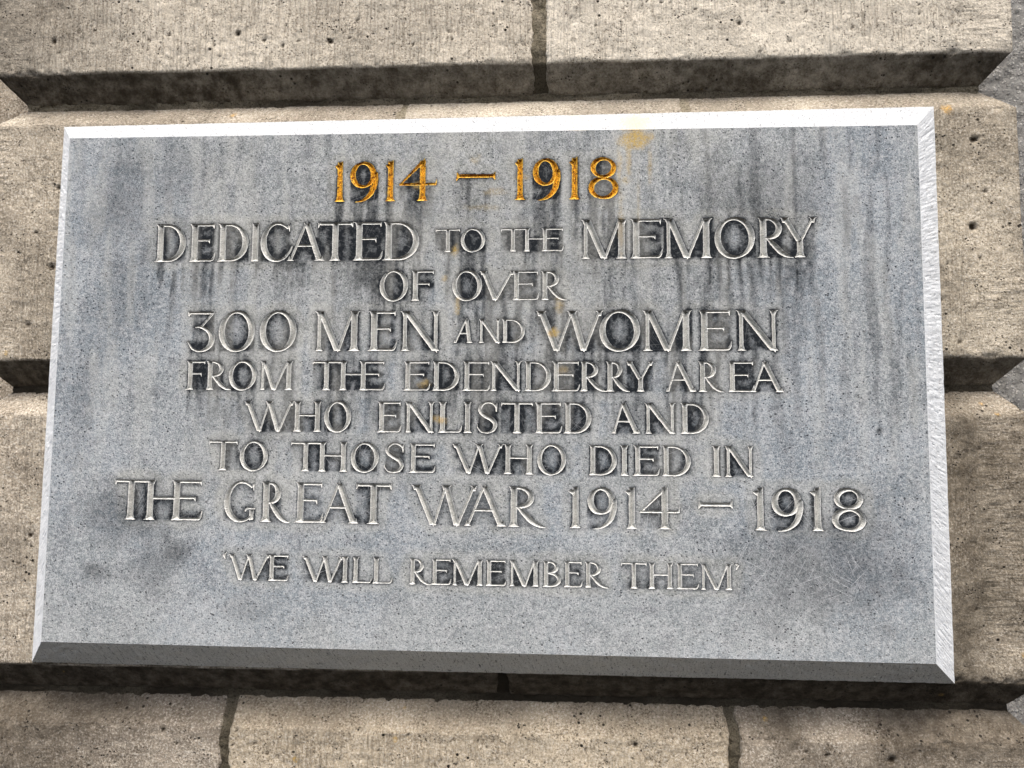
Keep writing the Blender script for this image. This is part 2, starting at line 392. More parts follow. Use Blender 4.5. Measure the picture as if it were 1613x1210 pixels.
# beds of mortar along the groove floors
for gi, zt in enumerate([ZT, ZT - CH - G, ZB - G]):
    zc0 = zt + GC; nx, nz_ = 620, 10
    xx = np.linspace(XL + GD + .0005, XR - GD - .0005, nx); zz = np.linspace(zc0 - .003, zc0 + GF + .003, nz_)
    Xg, Zg = np.meshgrid(xx, zz)
    Yg = GD + .0005 + (fbm(Xg * 120, Zg * 200, 61 + gi, 4) - .55) * .008
    Zg = Zg + (fbm(Xg * 30, Zg * 0 + gi, 67, 3) - .5) * .004
    def wrap(a, l, r): return np.c_[l, a, r]
    Xg = wrap(Xg, Xg[:, :1], Xg[:, -1:]); Yg = wrap(Yg, Yg[:, :1] * 0 + .29, Yg[:, -1:] * 0 + .29); Zg = wrap(Zg, Zg[:, :1], Zg[:, -1:])
    R_, C_ = Xg.shape; i = np.arange((R_ - 1) * (C_ - 1)); a = (i // (C_ - 1)) * C_ + i % (C_ - 1)
    gm = np.clip(.5 + .8 * (fbm(Xg * 12, Zg * 12, 68 + gi, 3) - .5) + (.5 if gi else 0.), 0, 1)  # groove-floor shade painted into the mortar, deeper in the lower two grooves
    link_mesh("mortar_bed", np.stack([Xg, Yg, Zg], -1).reshape(-1, 3), np.stack([a, a + 1, a + C_ + 1, a + C_], 1), M_MORTAR, pier, dict(grime_shade=gm.ravel()), True)

# the walls on either side of the pier
def sheet(name, x0, x1, z0, z1, y, mat, label, cat, step, amp, col=None, attrs=True):
    nx = int((x1 - x0) / step) + 1; nz_ = int((z1 - z0) / step) + 1
    Xg, Zg = np.meshgrid(np.linspace(x0, x1, nx), np.linspace(z0, z1, nz_))
    Yg = y - (fbm(Xg * 90, Zg * 90, 77, 4) - .5) * amp
    Xf, Yf, Zf = (np.c_[q[:, :1], q, q[:, -1:]] for q in (Xg, Yg, Zg)); Yf[:, 0] = y + .2; Yf[:, -1] = y + .2
    R_, C_ = Xf.shape; i = np.arange((R_ - 1) * (C_ - 1)); a = (i // (C_ - 1)) * C_ + i % (C_ - 1)
    o = link_mesh(name, np.stack([Xf, Yf, Zf], -1).reshape(-1, 3), np.stack([a, a + 1, a + C_ + 1, a + C_], 1), mat, None,
                  {k: np.full(Xf.size, v) for k, v in dict(grime_shade=0., hole=0., toolv=.3, toolh=.0, ochre=0.).items()}, True, col)
    o['label'] = label; o['category'] = cat; return o
sheet("roughcast_wall", XR - GD - .006, XR + .5, -.75, .75, .115, M_REND, "grey roughcast wall showing at the right edge behind the stone pier", "wall", .004, .010)
sheet("stone_wall", XL - .5, XL + GD + .006, -.75, .75, .105, M_BLOCK, "sliver of tan stone wall at the left edge behind the stone pier", "wall", .004, .004, (.42, .36, .28))

# ------------------------------------------------------------------ lettering: V-cut strokes, measured on the stone (metres)
# (glyph, left, baseline, turn, width, cap height, upright/vertex places as fractions of the width)
LETTERS=[
('1', -0.1952, 0.245, -0.0002, 0.0127, 0.0535, []),
('9', -0.1745, 0.2449, -0.0002, 0.0373, 0.0537, []),
('1', -0.1268, 0.2449, -0.0002, 0.0123, 0.0539, []),
('4', -0.108, 0.2449, -0.0002, 0.0499, 0.0541, []),
('-', -0.0316, 0.2449, -0.0002, 0.0512, 0.0545, []),
('1', 0.0453, 0.2449, -0.0002, 0.0126, 0.0548, []),
('9', 0.069, 0.2449, -0.0002, 0.036, 0.055, []),
('1', 0.1168, 0.2449, -0.0002, 0.0128, 0.0552, []),
('8', 0.1423, 0.2449, -0.0002, 0.0385, 0.0554, []),
('D', -0.4385, 0.1646, 0.0016, 0.0433, 0.0511, []),
('E', -0.3921, 0.1647, 0.0016, 0.0374, 0.0511, []),
('D', -0.3531, 0.1648, 0.0016, 0.0434, 0.0511, []),
('I', -0.3056, 0.1648, 0.0016, 0.0104, 0.0511, []),
('C', -0.2931, 0.1649, 0.0016, 0.0435, 0.0512, []),
('A', -0.2564, 0.1649, 0.0016, 0.0495, 0.0512, [0.507]),
('T', -0.2157, 0.165, 0.0016, 0.047, 0.0512, []),
('E', -0.1692, 0.1651, 0.0016, 0.0404, 0.0512, []),
('D', -0.1293, 0.1651, 0.0016, 0.0491, 0.0513, []),
('T', -0.0583, 0.1757, 0.0009, 0.0323, 0.0304, []),
('O', -0.0251, 0.1758, 0.0009, 0.0323, 0.0304, []),
('Q', 0.0281, 0.1758, 0.0009, 0.0818, 0.0303, [0.191, 0.416, 0.7]),
('M', 0.1304, 0.1656, 0.0016, 0.0635, 0.0514, [0.128, 0.513, 0.859]),
('E', 0.1947, 0.1657, 0.0016, 0.0429, 0.0515, []),
('M', 0.2394, 0.1657, 0.0016, 0.0651, 0.0515, [0.094, 0.464, 0.835]),
('O', 0.3042, 0.1658, 0.0016, 0.0516, 0.0515, []),
('R', 0.3578, 0.1659, 0.0016, 0.0461, 0.0516, []),
('Y', 0.3888, 0.166, 0.0016, 0.0452, 0.0516, [0.526]),
('O', -0.1314, 0.1109, 0.0024, 0.0379, 0.0399, []),
('F', -0.091, 0.111, 0.0024, 0.0312, 0.0396, []),
('O', -0.0354, 0.1111, 0.0024, 0.0391, 0.039, []),
('V', 0.0018, 0.1112, 0.0024, 0.0444, 0.0386, [0.444]),
('E', 0.0421, 0.1113, 0.0024, 0.036, 0.0383, []),
('R', 0.0797, 0.1114, 0.0024, 0.0351, 0.0379, []),
('3', -0.3879, 0.0439, 0.0025, 0.0375, 0.0528, []),
('0', -0.3453, 0.044, 0.0025, 0.0487, 0.0527, []),
('0', -0.2901, 0.0441, 0.0025, 0.0494, 0.0526, []),
('M', -0.2155, 0.0443, 0.0025, 0.0606, 0.0524, [0.088, 0.503, 0.854]),
('E', -0.1467, 0.0445, 0.0025, 0.0394, 0.0523, []),
('N', -0.1023, 0.0446, 0.0025, 0.055, 0.0522, [0.105, 0.841]),
('A', -0.0331, 0.0551, 0.003, 0.0247, 0.0308, [0.7]),
('N', -0.0035, 0.0552, 0.003, 0.0344, 0.0308, [0.205, 0.833]),
('D', 0.0293, 0.0553, 0.003, 0.031, 0.0308, []),
('W', 0.0769, 0.045, 0.0025, 0.0834, 0.0518, [0.301, 0.534, 0.715]),
('O', 0.1562, 0.0452, 0.0025, 0.0523, 0.0517, []),
('M', 0.2109, 0.0453, 0.0025, 0.0639, 0.0516, [0.107, 0.517, 0.875]),
('E', 0.2808, 0.0455, 0.0025, 0.0436, 0.0515, []),
('N', 0.3274, 0.0456, 0.0025, 0.0552, 0.0514, [0.166, 0.903]),
('F', -0.3882, -0.0072, -0.0001, 0.0264, 0.0375, []),
('R', -0.361, -0.0072, -0.0001, 0.0347, 0.0376, []),
('O', -0.3297, -0.0072, -0.0001, 0.0375, 0.0376, []),
('M', -0.2908, -0.0072, -0.0001, 0.0479, 0.0377, [0.147, 0.474, 0.87]),
('Q', -0.2178, -0.0072, -0.0001, 0.0961, 0.0378, [0.196, 0.426, 0.702]),
('E', -0.0985, -0.0072, -0.0001, 0.0359, 0.0379, []),
('D', -0.0607, -0.0072, -0.0001, 0.0364, 0.0379, []),
('E', -0.0213, -0.0072, -0.0001, 0.0368, 0.0379, []),
('N', 0.0146, -0.0072, -0.0001, 0.0447, 0.038, [0.127, 0.836]),
('D', 0.0586, -0.0072, -0.0001, 0.0356, 0.038, []),
('E', 0.0942, -0.0072, -0.0001, 0.0368, 0.0381, []),
('R', 0.1306, -0.0072, -0.0001, 0.0346, 0.0381, []),
('R', 0.1635, -0.0072, -0.0001, 0.0312, 0.0381, []),
('Y', 0.1908, -0.0072, -0.0001, 0.0343, 0.0382, [0.521]),
('A', 0.2402, -0.0072, -0.0001, 0.0389, 0.0382, [0.408]),
('R', 0.2808, -0.0072, -0.0001, 0.0332, 0.0383, []),
('E', 0.3175, -0.0072, -0.0001, 0.0343, 0.0383, []),
('A', 0.3479, -0.0072, -0.0001, 0.04, 0.0384, [0.424]),
('W', -0.3054, -0.0617, 0.0005, 0.064, 0.0391, [0.306, 0.495, 0.694]),
('H', -0.2439, -0.0616, 0.0005, 0.0396, 0.0391, [0.197, 0.87]),
('O', -0.2006, -0.0616, 0.0005, 0.0357, 0.0392, []),
('E', -0.1319, -0.0616, 0.0005, 0.0329, 0.0393, []),
('N', -0.0957, -0.0616, 0.0005, 0.0459, 0.0393, [0.125, 0.775]),
('L', -0.0524, -0.0615, 0.0004, 0.0322, 0.0394, []),
('I', -0.019, -0.0615, 0.0004, 0.012, 0.0394, []),
('S', -0.0007, -0.0615, 0.0004, 0.0268, 0.0394, []),
('T', 0.0304, -0.0615, 0.0004, 0.0409, 0.0395, []),
('E', 0.0725, -0.0615, 0.0043, 0.0359, 0.0394, []),
('D', 0.1097, -0.0613, 0.0053, 0.0364, 0.0392, []),
('A', 0.1714, -0.061, 0.0053, 0.0366, 0.0388, [0.4]),
('N', 0.2128, -0.0608, 0.0053, 0.0475, 0.0385, [0.11, 0.75]),
('D', 0.2579, -0.0605, 0.0053, 0.0363, 0.0383, []),
('T', -0.3521, -0.1127, -0.002, 0.0378, 0.0381, []),
('O', -0.311, -0.1128, -0.002, 0.0376, 0.0379, []),
('X', -0.2434, -0.1129, -0.002, 0.0737, 0.0376, [0.27, 0.566, 0.944]),
('O', -0.1643, -0.1131, -0.002, 0.0369, 0.0373, []),
('S', -0.1204, -0.1132, -0.002, 0.0262, 0.0372, []),
('E', -0.089, -0.1132, -0.0028, 0.0351, 0.0371, []),
('W', -0.0304, -0.1134, -0.0034, 0.0631, 0.0374, [0.321, 0.521, 0.7]),
('H', 0.0336, -0.1136, -0.0045, 0.0394, 0.0376, [0.151, 0.845]),
('O', 0.077, -0.1138, -0.0047, 0.0369, 0.0377, []),
('D', 0.1414, -0.1141, -0.0034, 0.0366, 0.0377, []),
('I', 0.1816, -0.1142, 0.0004, 0.0122, 0.0378, []),
('E', 0.1978, -0.1142, 0.0004, 0.034, 0.0379, []),
('D', 0.2338, -0.1142, 0.0004, 0.0373, 0.038, []),
('I', 0.297, -0.1142, 0.0004, 0.0121, 0.0381, []),
('N', 0.3111, -0.1142, 0.0004, 0.0398, 0.0382, [0.169, 0.859]),
('Q', -0.476, -0.1779, -0.0038, 0.118, 0.0514, [0.186, 0.407, 0.707]),
('G', -0.3295, -0.1785, -0.0038, 0.0438, 0.0513, []),
('R', -0.2821, -0.1787, -0.0038, 0.0398, 0.0512, []),
('E', -0.2375, -0.1788, -0.0038, 0.0388, 0.0511, []),
('A', -0.2028, -0.179, -0.004, 0.0501, 0.051, [0.485]),
('T', -0.156, -0.1792, -0.005, 0.0458, 0.0509, []),
('W', -0.0818, -0.1795, -0.005, 0.0817, 0.0506, [0.327, 0.519, 0.697]),
('A', -0.0154, -0.1799, -0.005, 0.0531, 0.0505, [0.47]),
('R', 0.0393, -0.1801, -0.005, 0.0488, 0.0505, []),
('1', 0.1164, -0.1805, 0.0005, 0.0173, 0.0507, []),
('9', 0.141, -0.1805, 0.0023, 0.0375, 0.0509, []),
('1', 0.1884, -0.1804, 0.0023, 0.0153, 0.0511, []),
('4', 0.2076, -0.1803, 0.0023, 0.0494, 0.0513, []),
('-', 0.2805, -0.1802, 0.0023, 0.042, 0.0518, []),
('1', 0.3471, -0.18, 0.0023, 0.017, 0.0521, []),
('9', 0.3703, -0.18, 0.0023, 0.0393, 0.0523, []),
('1', 0.4173, -0.1798, 0.0023, 0.0174, 0.0526, []),
('8', 0.4442, -0.1798, 0.0023, 0.0413, 0.0528, []),
(',', -0.3283, -0.2533, -0.005, 0.0056, 0.0328, []),
('W', -0.3188, -0.2533, -0.005, 0.0521, 0.0327, [0.286, 0.483, 0.657]),
('E', -0.2692, -0.2536, -0.005, 0.028, 0.0327, []),
('W', -0.2223, -0.2538, -0.005, 0.0515, 0.0325, [0.324, 0.54, 0.692]),
('I', -0.1732, -0.2541, -0.005, 0.0106, 0.0325, []),
('L', -0.1599, -0.2541, -0.005, 0.0265, 0.0324, []),
('L', -0.1334, -0.2543, -0.005, 0.0268, 0.0323, []),
('R', -0.0861, -0.2545, -0.005, 0.0282, 0.0322, []),
('E', -0.0582, -0.2546, -0.0028, 0.0269, 0.0322, []),
('M', -0.0325, -0.2547, 0.0021, 0.0439, 0.0321, [0.135, 0.5, 0.858]),
('E', 0.0114, -0.2546, 0.0021, 0.0276, 0.032, []),
('M', 0.0398, -0.2546, 0.0021, 0.0421, 0.032, [0.151, 0.536, 0.857]),
('B', 0.084, -0.2545, 0.0021, 0.0241, 0.0319, []),
('E', 0.1101, -0.2544, 0.0021, 0.0248, 0.0318, []),
('R', 0.1369, -0.2544, 0.0021, 0.0302, 0.0318, []),
('T', 0.1833, -0.2543, 0.0021, 0.0316, 0.0317, []),
('H', 0.2162, -0.2542, 0.0021, 0.0338, 0.0316, [0.157, 0.816]),
('E', 0.2505, -0.2541, 0.002, 0.0291, 0.0316, []),
('M', 0.2795, -0.2541, 0.002, 0.0426, 0.0315, [0.135, 0.527, 0.873]),
("'", 0.3233, -0.254, 0.002, 0.0065, 0.0314, [])]


TH, TN = .158, .060          # thick and thin stroke, in cap heights

class Glyph:
    def __init__(s, W): s.W = W; s.polys = []; s.caps = []
    def poly(s, pts):
        a = np.array(pts, float)
        if np.sum(a[:, 0] * np.roll(a[:, 1], -1) - np.roll(a[:, 0], -1) * a[:, 1]) < 0: a = a[::-1]
        s.polys.append(a)
    def cap(s, x0, y0, w0, x1, y1, w1): s.caps.append((x0, y0, w0 / 2, x1, y1, w1 / 2))
    def chain(s, pts):
        for a, b in zip(pts[:-1], pts[1:]): s.cap(*a, *b)
    def spl(s, pts, n=8):
        P = np.array(pts, float); P = np.vstack([2 * P[0] - P[1], P, 2 * P[-1] - P[-2]]); out = []
        for i in range(1, len(P) - 2):
            for k in range(n):
                t = k / n; a, b, c, d = P[i - 1], P[i], P[i + 1], P[i + 2]
                out.append(.5 * (2 * b + (c - a) * t + (2 * a - 5 * b + 4 * c - d) * t * t + (3 * b - a - 3 * c + d) * t ** 3))
        out.append(P[-2]); out = np.array(out); out[:, 2] = np.clip(out[:, 2], .012, None)
        s.chain([tuple(q) for q in out])
    def arc(s, cx, cy, rx, ry, a0, a1, thick=TH, thin=TN, tilt=0., n=40, end0=None, end1=None):
        pts = []
        for i in range(n + 1):
            a = a0 + (a1 - a0) * i / n
            w = thin + (thick - thin) * abs(math.cos(a - tilt)) ** 1.4
            if end0 is not None and i / n < .25: w = end0 + (w - end0) * (i / n / .25)
            if end1 is not None and i / n > .75: w = w + (end1 - w) * ((i / n - .75) / .25)
            pts.append((cx + rx * math.cos(a), cy + ry * math.sin(a), w))
        s.chain(pts)
    def foot(s, x, y, w, l, r, up=1, lift=0.):
        """pointed serif: flat outside edge at y, bracketed back into a stem of width w"""
        u = up
        s.poly([(x - w / 2 - l, y - u * lift), (x + w / 2 + r, y - u * lift), (x + w / 2, y + u * .042), (x - w / 2, y + u * .042)])
        s.poly([(x - w / 2 - l * .45, y), (x + w / 2 + r * .45, y), (x + w / 2, y + u * .13), (x - w / 2, y + u * .13)])
    def stem(s, x, w=TH, y0=0., y1=1., bl=.075, br=.075, tl=.075, tr=.075):
        s.poly([(x - w / 2, y0), (x + w / 2, y0), (x + w / 2, y1), (x - w / 2, y1)])
        if bl is not None: s.foot(x, y0, w, bl, br, 1, .004)
        if tl is not None: s.foot(x, y1, w, tl, tr, -1, .006)
    def bar(s, x0, x1, y, w=TN): s.poly([(x0, y - w / 2), (x1, y - w / 2), (x1, y + w / 2), (x0, y + w / 2)])
    def diag(s, x0, y0, x1, y1, w):      # slanting stroke, ends cut level
        d = w / 2 * math.hypot(x1 - x0, y1 - y0) / abs(y1 - y0)
        s.poly([(x0 - d, y0), (x0 + d, y0), (x1 + d, y1), (x1 - d, y1)])

def E_arms(g, x, X1, bottom='E', low=True):
    if bottom == 'E' or bottom == 'F':
        xe = X1 - (.035 if bottom == 'E' else 0)
        g.bar(x, xe, 1 - TN / 2, TN); g.poly([(xe - .075, 1), (xe + .01, 1.012), (xe - .012, .835), (xe - .028, .90)])
        xm = x + (X1 - x) * (.72 if bottom == 'E' else .76)
        g.bar(x, xm, .565, TN * .95); g.poly([(xm - .06, .59), (xm + .008, .592), (xm + .006, .455), (xm - .02, .51)])
    if low:
        xb = X1 - .07
        g.bar(x, xb - .03, TN / 2 + .002, TN)
        g.spl([(xb - .06, .030, .058), (xb - .01, .045, .066), (xb + .035, .11, .05), (X1, .235, .014)], 6)

def build(ch, W, k):
    g = Glyph(W); T = TH; h = T / 2
    if ch == 'I': g.stem(W / 2, T, bl=(W - T) / 2, br=(W - T) / 2, tl=(W - T) / 2, tr=(W - T) / 2)
    elif ch in 'EFL':
        x = .10 + h; g.stem(x, T, bl=.10, br=.06, tl=.075, tr=.075 if ch == 'L' else .0)
        E_arms(g, x, W, ch, ch != 'F')
    elif ch == 'D':
        x = .09 + h; g.stem(x, T, bl=.09, br=.03, tl=.07, tr=.0)
        rx = (W - h - x) ; cy = .5; 
        g.bar(x, x + rx * .35, 1 - TN / 2); g.bar(x, x + rx * .35, TN / 2)
        g.arc(x + rx * .30, cy, rx * .70, .5 - TN / 2, -math.pi / 2, math.pi / 2, T * 1.02, TN, -.12)
    elif ch in 'O0':
        g.arc(W / 2, .5, W / 2 - h, .5 - TN / 2 + .02, 0, 2 * math.pi, T, TN, .28 if ch == 'O' else .12, 56)
    elif ch in 'CG':
        g.arc(W * .53, .5, W * .53 - h, .5 - TN / 2 + .02, math.radians(48), math.radians(318), T * 1.02, TN * 1.1, .25, 48, end0=.05, end1=.05)
        xe = W * .53 + (W * .53 - h) * math.cos(math.radians(46))
        g.poly([(xe - .02, .93), (xe + .065, .965), (xe + .055, .70), (xe + .03, .82)])
        if ch == 'C': g.spl([(xe - .02, .135, .06), (xe + .06, .22, .05), (xe + .13, .38, .035)], 6)
        else:
            g.poly([(xe - .045, .02), (xe + .06, .06), (xe + .06, .30), (xe - .045, .30)])
            g.spl([(xe - .15, .26, .03), (xe - .10, .325, .04), (xe + .09, .325, .035)], 6)
    elif ch == 'S':
        g.spl([(W * .93, .70, .02), (W * .88, .88, .055), (W * .66, .985, TN), (W * .40, .985, .065), (W * .17, .86, .11), (W * .17, .70, .135), (W * .42, .56, .15),
               (W * .72, .44, .15), (W * .88, .27, .135), (W * .78, .09, .10), (W * .52, .012, TN), (W * .22, .04, .055), (W * .04, .16, .03), (W * .02, .26, .016)], 7)
        g.poly([(W * .80, .93), (W * .97, .985), (W * .96, .70), (W * .90, .80)])
    elif ch in 'RB':
        x = .085 + h; g.stem(x, T, bl=.085, br=.075 if ch == 'R' else .03, tl=.07, tr=.0)
        bw = (W * .70 if ch == 'R' else W * .86)
        bot = .46 if ch == 'R' else .52
        g.bar(x, x + .12, 1 - TN / 2)
        cy = (1 + bot) / 2; ry = (1 - bot) / 2 - TN / 2
        cx = x + .10; rx = bw - h * .95 - cx
        g.arc(cx, cy, rx, ry, -math.pi / 2, math.pi / 2, T * .96, TN, -.1, 26); g.bar(x, cx, bot + TN / 2, TN)
        if ch == 'R':
            x0 = x + h + .03
            g.spl([(x0, .47, .06), (x0 + (W - x0) * .22, .33, .13), (x0 + (W - x0) * .48, .155, .14), (x0 + (W - x0) * .74, .045, .10), (W, -.012, .02)], 8)
        else:
            rx = W - h - cx; g.arc(cx, (bot + .03) / 2, rx, (bot + .03) / 2 - TN / 2, -math.pi / 2, math.pi / 2, T, TN, -.1, 26); g.bar(x, cx, TN / 2, TN)
    elif ch == 'T':
        x = W / 2; g.stem(x, T, bl=.085, br=.085, tl=None)
        g.bar(.05, W - .05, 1 - TN / 2, TN * 1.1)
        g.poly([(-.0, 1.0), (.09, 1.0), (.03, .90), (.0, .835)]); g.poly([(W, 1.01), (W - .09, 1.0), (W - .03, .90), (W - .0, .835)])
    elif ch == 'H':
        a, b = (k[0] * W, k[1] * W) if k else (.075 + h, W - .075 - h)
        for x in (a, b): g.stem(x, T, bl=.075, br=.075, tl=.075, tr=.075)
        g.bar(a, b, .545, TN)
    elif ch in 'QX':       # THE and TH written as one ligature
        t, a, b = (q * W for q in k)
        g.stem(t, T, bl=.08, br=.08, tl=None); g.stem(a, T, bl=.075, br=.075, tl=None)
        g.bar(.04, a + .10, 1 - TN / 2, TN * 1.1); g.poly([(-.0, 1.0), (.10, 1.0), (.03, .90), (.0, .82)])
        g.poly([(a - .0, 1), (a + h + .06, 1.01), (a + h, .90), (a, .90)])
        g.stem(b, T, bl=.075, br=.075, tl=.075, tr=.075 if ch == 'X' else 0.)
        g.bar(a, b, .55, TN)
        if ch == 'Q': E_arms(g, b, W, 'E')
    elif ch == 'M':
        a, v, b = [q * W for q in k] if k else (.11 * W, .49 * W, .86 * W)
        tn = .085
        g.stem(a, tn, bl=.075, br=.075, tl=.10, tr=.0); g.stem(b, T, bl=.075, br=.075, tl=.02, tr=.09)
        g.diag(a + .035, 1., v - .012, 0.0, .150); g.diag(b - .05, 1., v + .012, 0.0, .062)
        g.poly([(v - .05, .05), (v + .05, .05), (v, -.045)])
    elif ch == 'N':
        a, b = [q * W for q in k] if k else (.13 * W, .87 * W)
        g.stem(a, .095, bl=.07, br=.09, tl=.10, tr=.0); g.stem(b, .085, bl=None, tl=.09, tr=.09)
        g.diag(a + .03, 1., b + .005, 0., .150); g.poly([(b - .06, .08), (b + .045, .08), (b + .035, -.06)])
    elif ch in 'WVAY':
        if ch == 'W':
            v1, mid, v2 = (q * W for q in k); l = .085; r = W - .06
            g.diag(l, 1, v1 - .008, .0, .145); g.foot(l, 1, .15, .075, .06, -1)
            g.diag(mid, 1, v1 + .01, .0, .058); g.diag(mid - .0, 1, v2 - .008, .0, .145); g.foot(mid, 1, .15, .07, .07, -1)
            g.diag(r - .01, 1, v2 + .01, .0, .068); g.foot(r - .01, 1, .07, .08, .07, -1)
            for v in (v1, v2): g.poly([(v - .05, .06), (v + .05, .06), (v, -.045)])
        elif ch == 'V':
            v = (k[0] if k else .5) * W
            g.diag(.10, 1, v - .008, .0, .15); g.foot(.10, 1, .15, .07, .07, -1); g.diag(W - .08, 1, v + .01, .0, .068); g.foot(W - .08, 1, .07, .08, .07, -1)
            g.poly([(v - .05, .06), (v + .05, .06), (v, -.045)])
        elif ch == 'A':
            v = (k[0] if k else .48) * W
            g.diag(v - .01, 1.0, .085, 0., .062); g.foot(.085, 0, .06, .085, .06, 1)
            g.diag(v + .005, 1.0, W - .115, 0., .150); g.foot(W - .115, 0, .15, .07, .07, 1)
            g.poly([(v - .055, .93), (v + .065, .93), (v + .01, 1.07)])
            yb = .40; f = yb; g.bar(.085 + (v - .085) * f, W - .115 + (v - W + .115) * f, yb, TN)
        else:
            v = (k[0] if k else .52) * W
            g.stem(v, T * .95, y1=.46, bl=.085, br=.085, tl=None)
            g.diag(.10, 1., v - .02, .40, .125); g.foot(.10, 1, .12, .07, .07, -1)
            g.diag(W - .09, 1., v + .03, .42, .062); g.foot(W - .09, 1, .07, .08, .07, -1)
    elif ch == '1':
        x = W * .56; g.stem(x, T * .95, bl=.075, br=.075, tl=None)
        g.poly([(0.0, .90), (x + h * .9, 1.03), (x + h * .9, .82), (x - h, .82)])
    elif ch == '9':
        cx = W * .47; g.arc(cx, .67, W * .47 - h, .33 - TN / 2, 0, 2 * math.pi, T, TN, .2, 44)
        g.spl([(W - h, .68, .14), (W - h * 1.05, .50, .155), (W * .80, .25, .13), (W * .62, .09, .09), (W * .42, .01, .05), (W * .20, -.02, .015)], 8)
    elif ch == '8':
        g.arc(W * .50, .755, W * .43 - h * .8, .245 - TN / 2, 0, 2 * math.pi, T * .88, TN, -.3, 40)
        g.arc(W * .50, .265, W * .50 - h * .9, .265 - TN / 2, 0, 2 * math.pi, T * .98, TN, -.2, 44)
    elif ch == '4':
        x = W * .62; g.stem(x, T, bl=.08, br=.08, tl=None)
        g.poly([(x - h, .90), (x + h * .6, 1.07), (x + h, 1.0), (x + h, .88)])
        g.cap(x - .01, .97, .09, .035, .425, .035); g.bar(.0, W - .03, .415, TN); g.poly([(W - .05, .39), (W, .39), (W, .56)])
        g.poly([(.0, .39), (.10, .39), (.12, .46)])
    elif ch == '3':
        g.bar(.03, W * .95, .965, TN); g.poly([(.0, .99), (.10, .99), (.02, .86)])
        g.cap(W * .92, .96, .05, W * .48, .60, .055)
        g.spl([(W * .30, .60, .03), (W * .50, .605, .065), (W * .78, .50, .12), (W * .90, .30, .15), (W * .78, .10, .11), (W * .50, .0, .055), (W * .22, .05, .05), (W * .03, .22, .02)], 8)
    elif ch == '-':
        y = .60; g.bar(.03, W - .03, y, .085)
        g.poly([(0, y + .10), (.055, y + .05), (.055, y - .05), (-.015, y - .13)]); g.poly([(W, y + .11), (W - .055, y + .05), (W - .055, y - .05), (W, y - .10)])
    elif ch == ',':
        g.spl([(W * .85, 1.08, .03), (W * .3, .97, .10), (W * .55, .82, .05)], 6)
    elif ch == "'":
        g.spl([(W * .3, 1.0, .05), (W * .75, .98, .10), (W * .4, .80, .03)], 6)
    return g

# ---- the depth field of all the cuts on one fine grid over the face (parameters s, t in metres)
FW, FH, HS = 1.1286, .675, .0006
face_c = np.array([[-0.5667, -0.3334], [0.5624, -0.342], [0.5649, 0.3354], [-0.5635, 0.3394]])
base_c = np.array([[-0.6022, -0.368], [0.5995, -0.3738], [0.6028, 0.3759], [-0.5965, 0.372]])
FY, BY = -.0422, -.0012
def warp(s_, t_):
    a = (s_ / FW + .5)[..., None]; b = (t_ / FH + .5)[..., None]
    return (1 - a) * (1 - b) * face_c[0] + a * (1 - b) * face_c[1] + a * b * face_c[2] + (1 - a) * b * face_c[3]
NX, NZ = 4 * int(FW / HS / 4), 4 * int(FH / HS / 4)
hx, hz = FW / NX, FH / NZ
sx = -FW / 2 + hx * np.arange(NX + 1); tz = -FH / 2 + hz * np.arange(NZ + 1)
FIELD = np.full((NZ + 1, NX + 1), -1.0, np.float32); OWNER = np.full((NZ + 1, NX + 1), -1, np.int16)
SS, TT = np.meshgrid(sx, tz)
wob = ((fbm(SS * 420, TT * 420, 5, 2) - .5) * .00065).astype(np.float32)
cr = random.Random(3)
for li, (ch, x0, y0, ang, W, H, k) in enumerate(LETTERS):
    TH = .138 if li < 9 else .158
    g = build(ch, W / H, k)
    mg = .006
    i0 = max(0, int((x0 - mg + FW / 2) / hx)); i1 = min(NX, int((x0 + W + mg + .006 + FW / 2) / hx) + 1)
    j0 = max(0, int((y0 - mg - .004 - abs(ang) * W + FH / 2) / hz)); j1 = min(NZ, int((y0 + H * 1.08 + mg + abs(ang) * W + FH / 2) / hz) + 1)
    X = SS[j0:j1 + 1, i0:i1 + 1] - x0; Y = TT[j0:j1 + 1, i0:i1 + 1] - y0
    c, s_ = math.cos(ang), math.sin(ang)
    U = (X * c + Y * s_) / H; V = (-X * s_ + Y * c) / H
    best = np.full(U.shape, -1.0)
    for P in g.polys:
        d = np.full(U.shape, 9.)
        for a, b in zip(P, np.roll(P, -1, 0)):
            e = b - a; L = math.hypot(*e)
            if L < 1e-6: continue
            d = np.minimum(d, (-(U - a[0]) * e[1] + (V - a[1]) * e[0]) / L)
        best = np.maximum(best, d)
    for (ax, ay, aw, bx, by, bw) in g.caps:
        ex, ey = bx - ax, by - ay; L2 = ex * ex + ey * ey + 1e-12
        r = max(aw, bw) + .03
        m = (U > min(ax, bx) - r) & (U < max(ax, bx) + r) & (V > min(ay, by) - r) & (V < max(ay, by) + r)
        u, v = U[m], V[m]
        t = np.clip(((u - ax) * ex + (v - ay) * ey) / L2, 0, 1)
        best[m] = np.maximum(best[m], aw + (bw - aw) * t - np.hypot(u - ax - ex * t, v - ay - ey * t))
    best = best * H
    # chisel ripple and slightly wandering edges
    rp = np.sin((X * .64 + Y * .77) * 2 * math.pi / .0022 + 6 * vnoise(X * 200, Y * 200, li % 9)) * .00010
    best = best + wob[j0:j1 + 1, i0:i1 + 1] * np.exp(-np.abs(best) / .003) + np.where(best > .0012, rp, 0)
    sub = FIELD[j0:j1 + 1, i0:i1 + 1]; own = OWNER[j0:j1 + 1, i0:i1 + 1]
    up = best > sub; sub[up] = best[up]; own[up] = li
FIELD[np.abs(FIELD) < 2e-5] = 2e-5

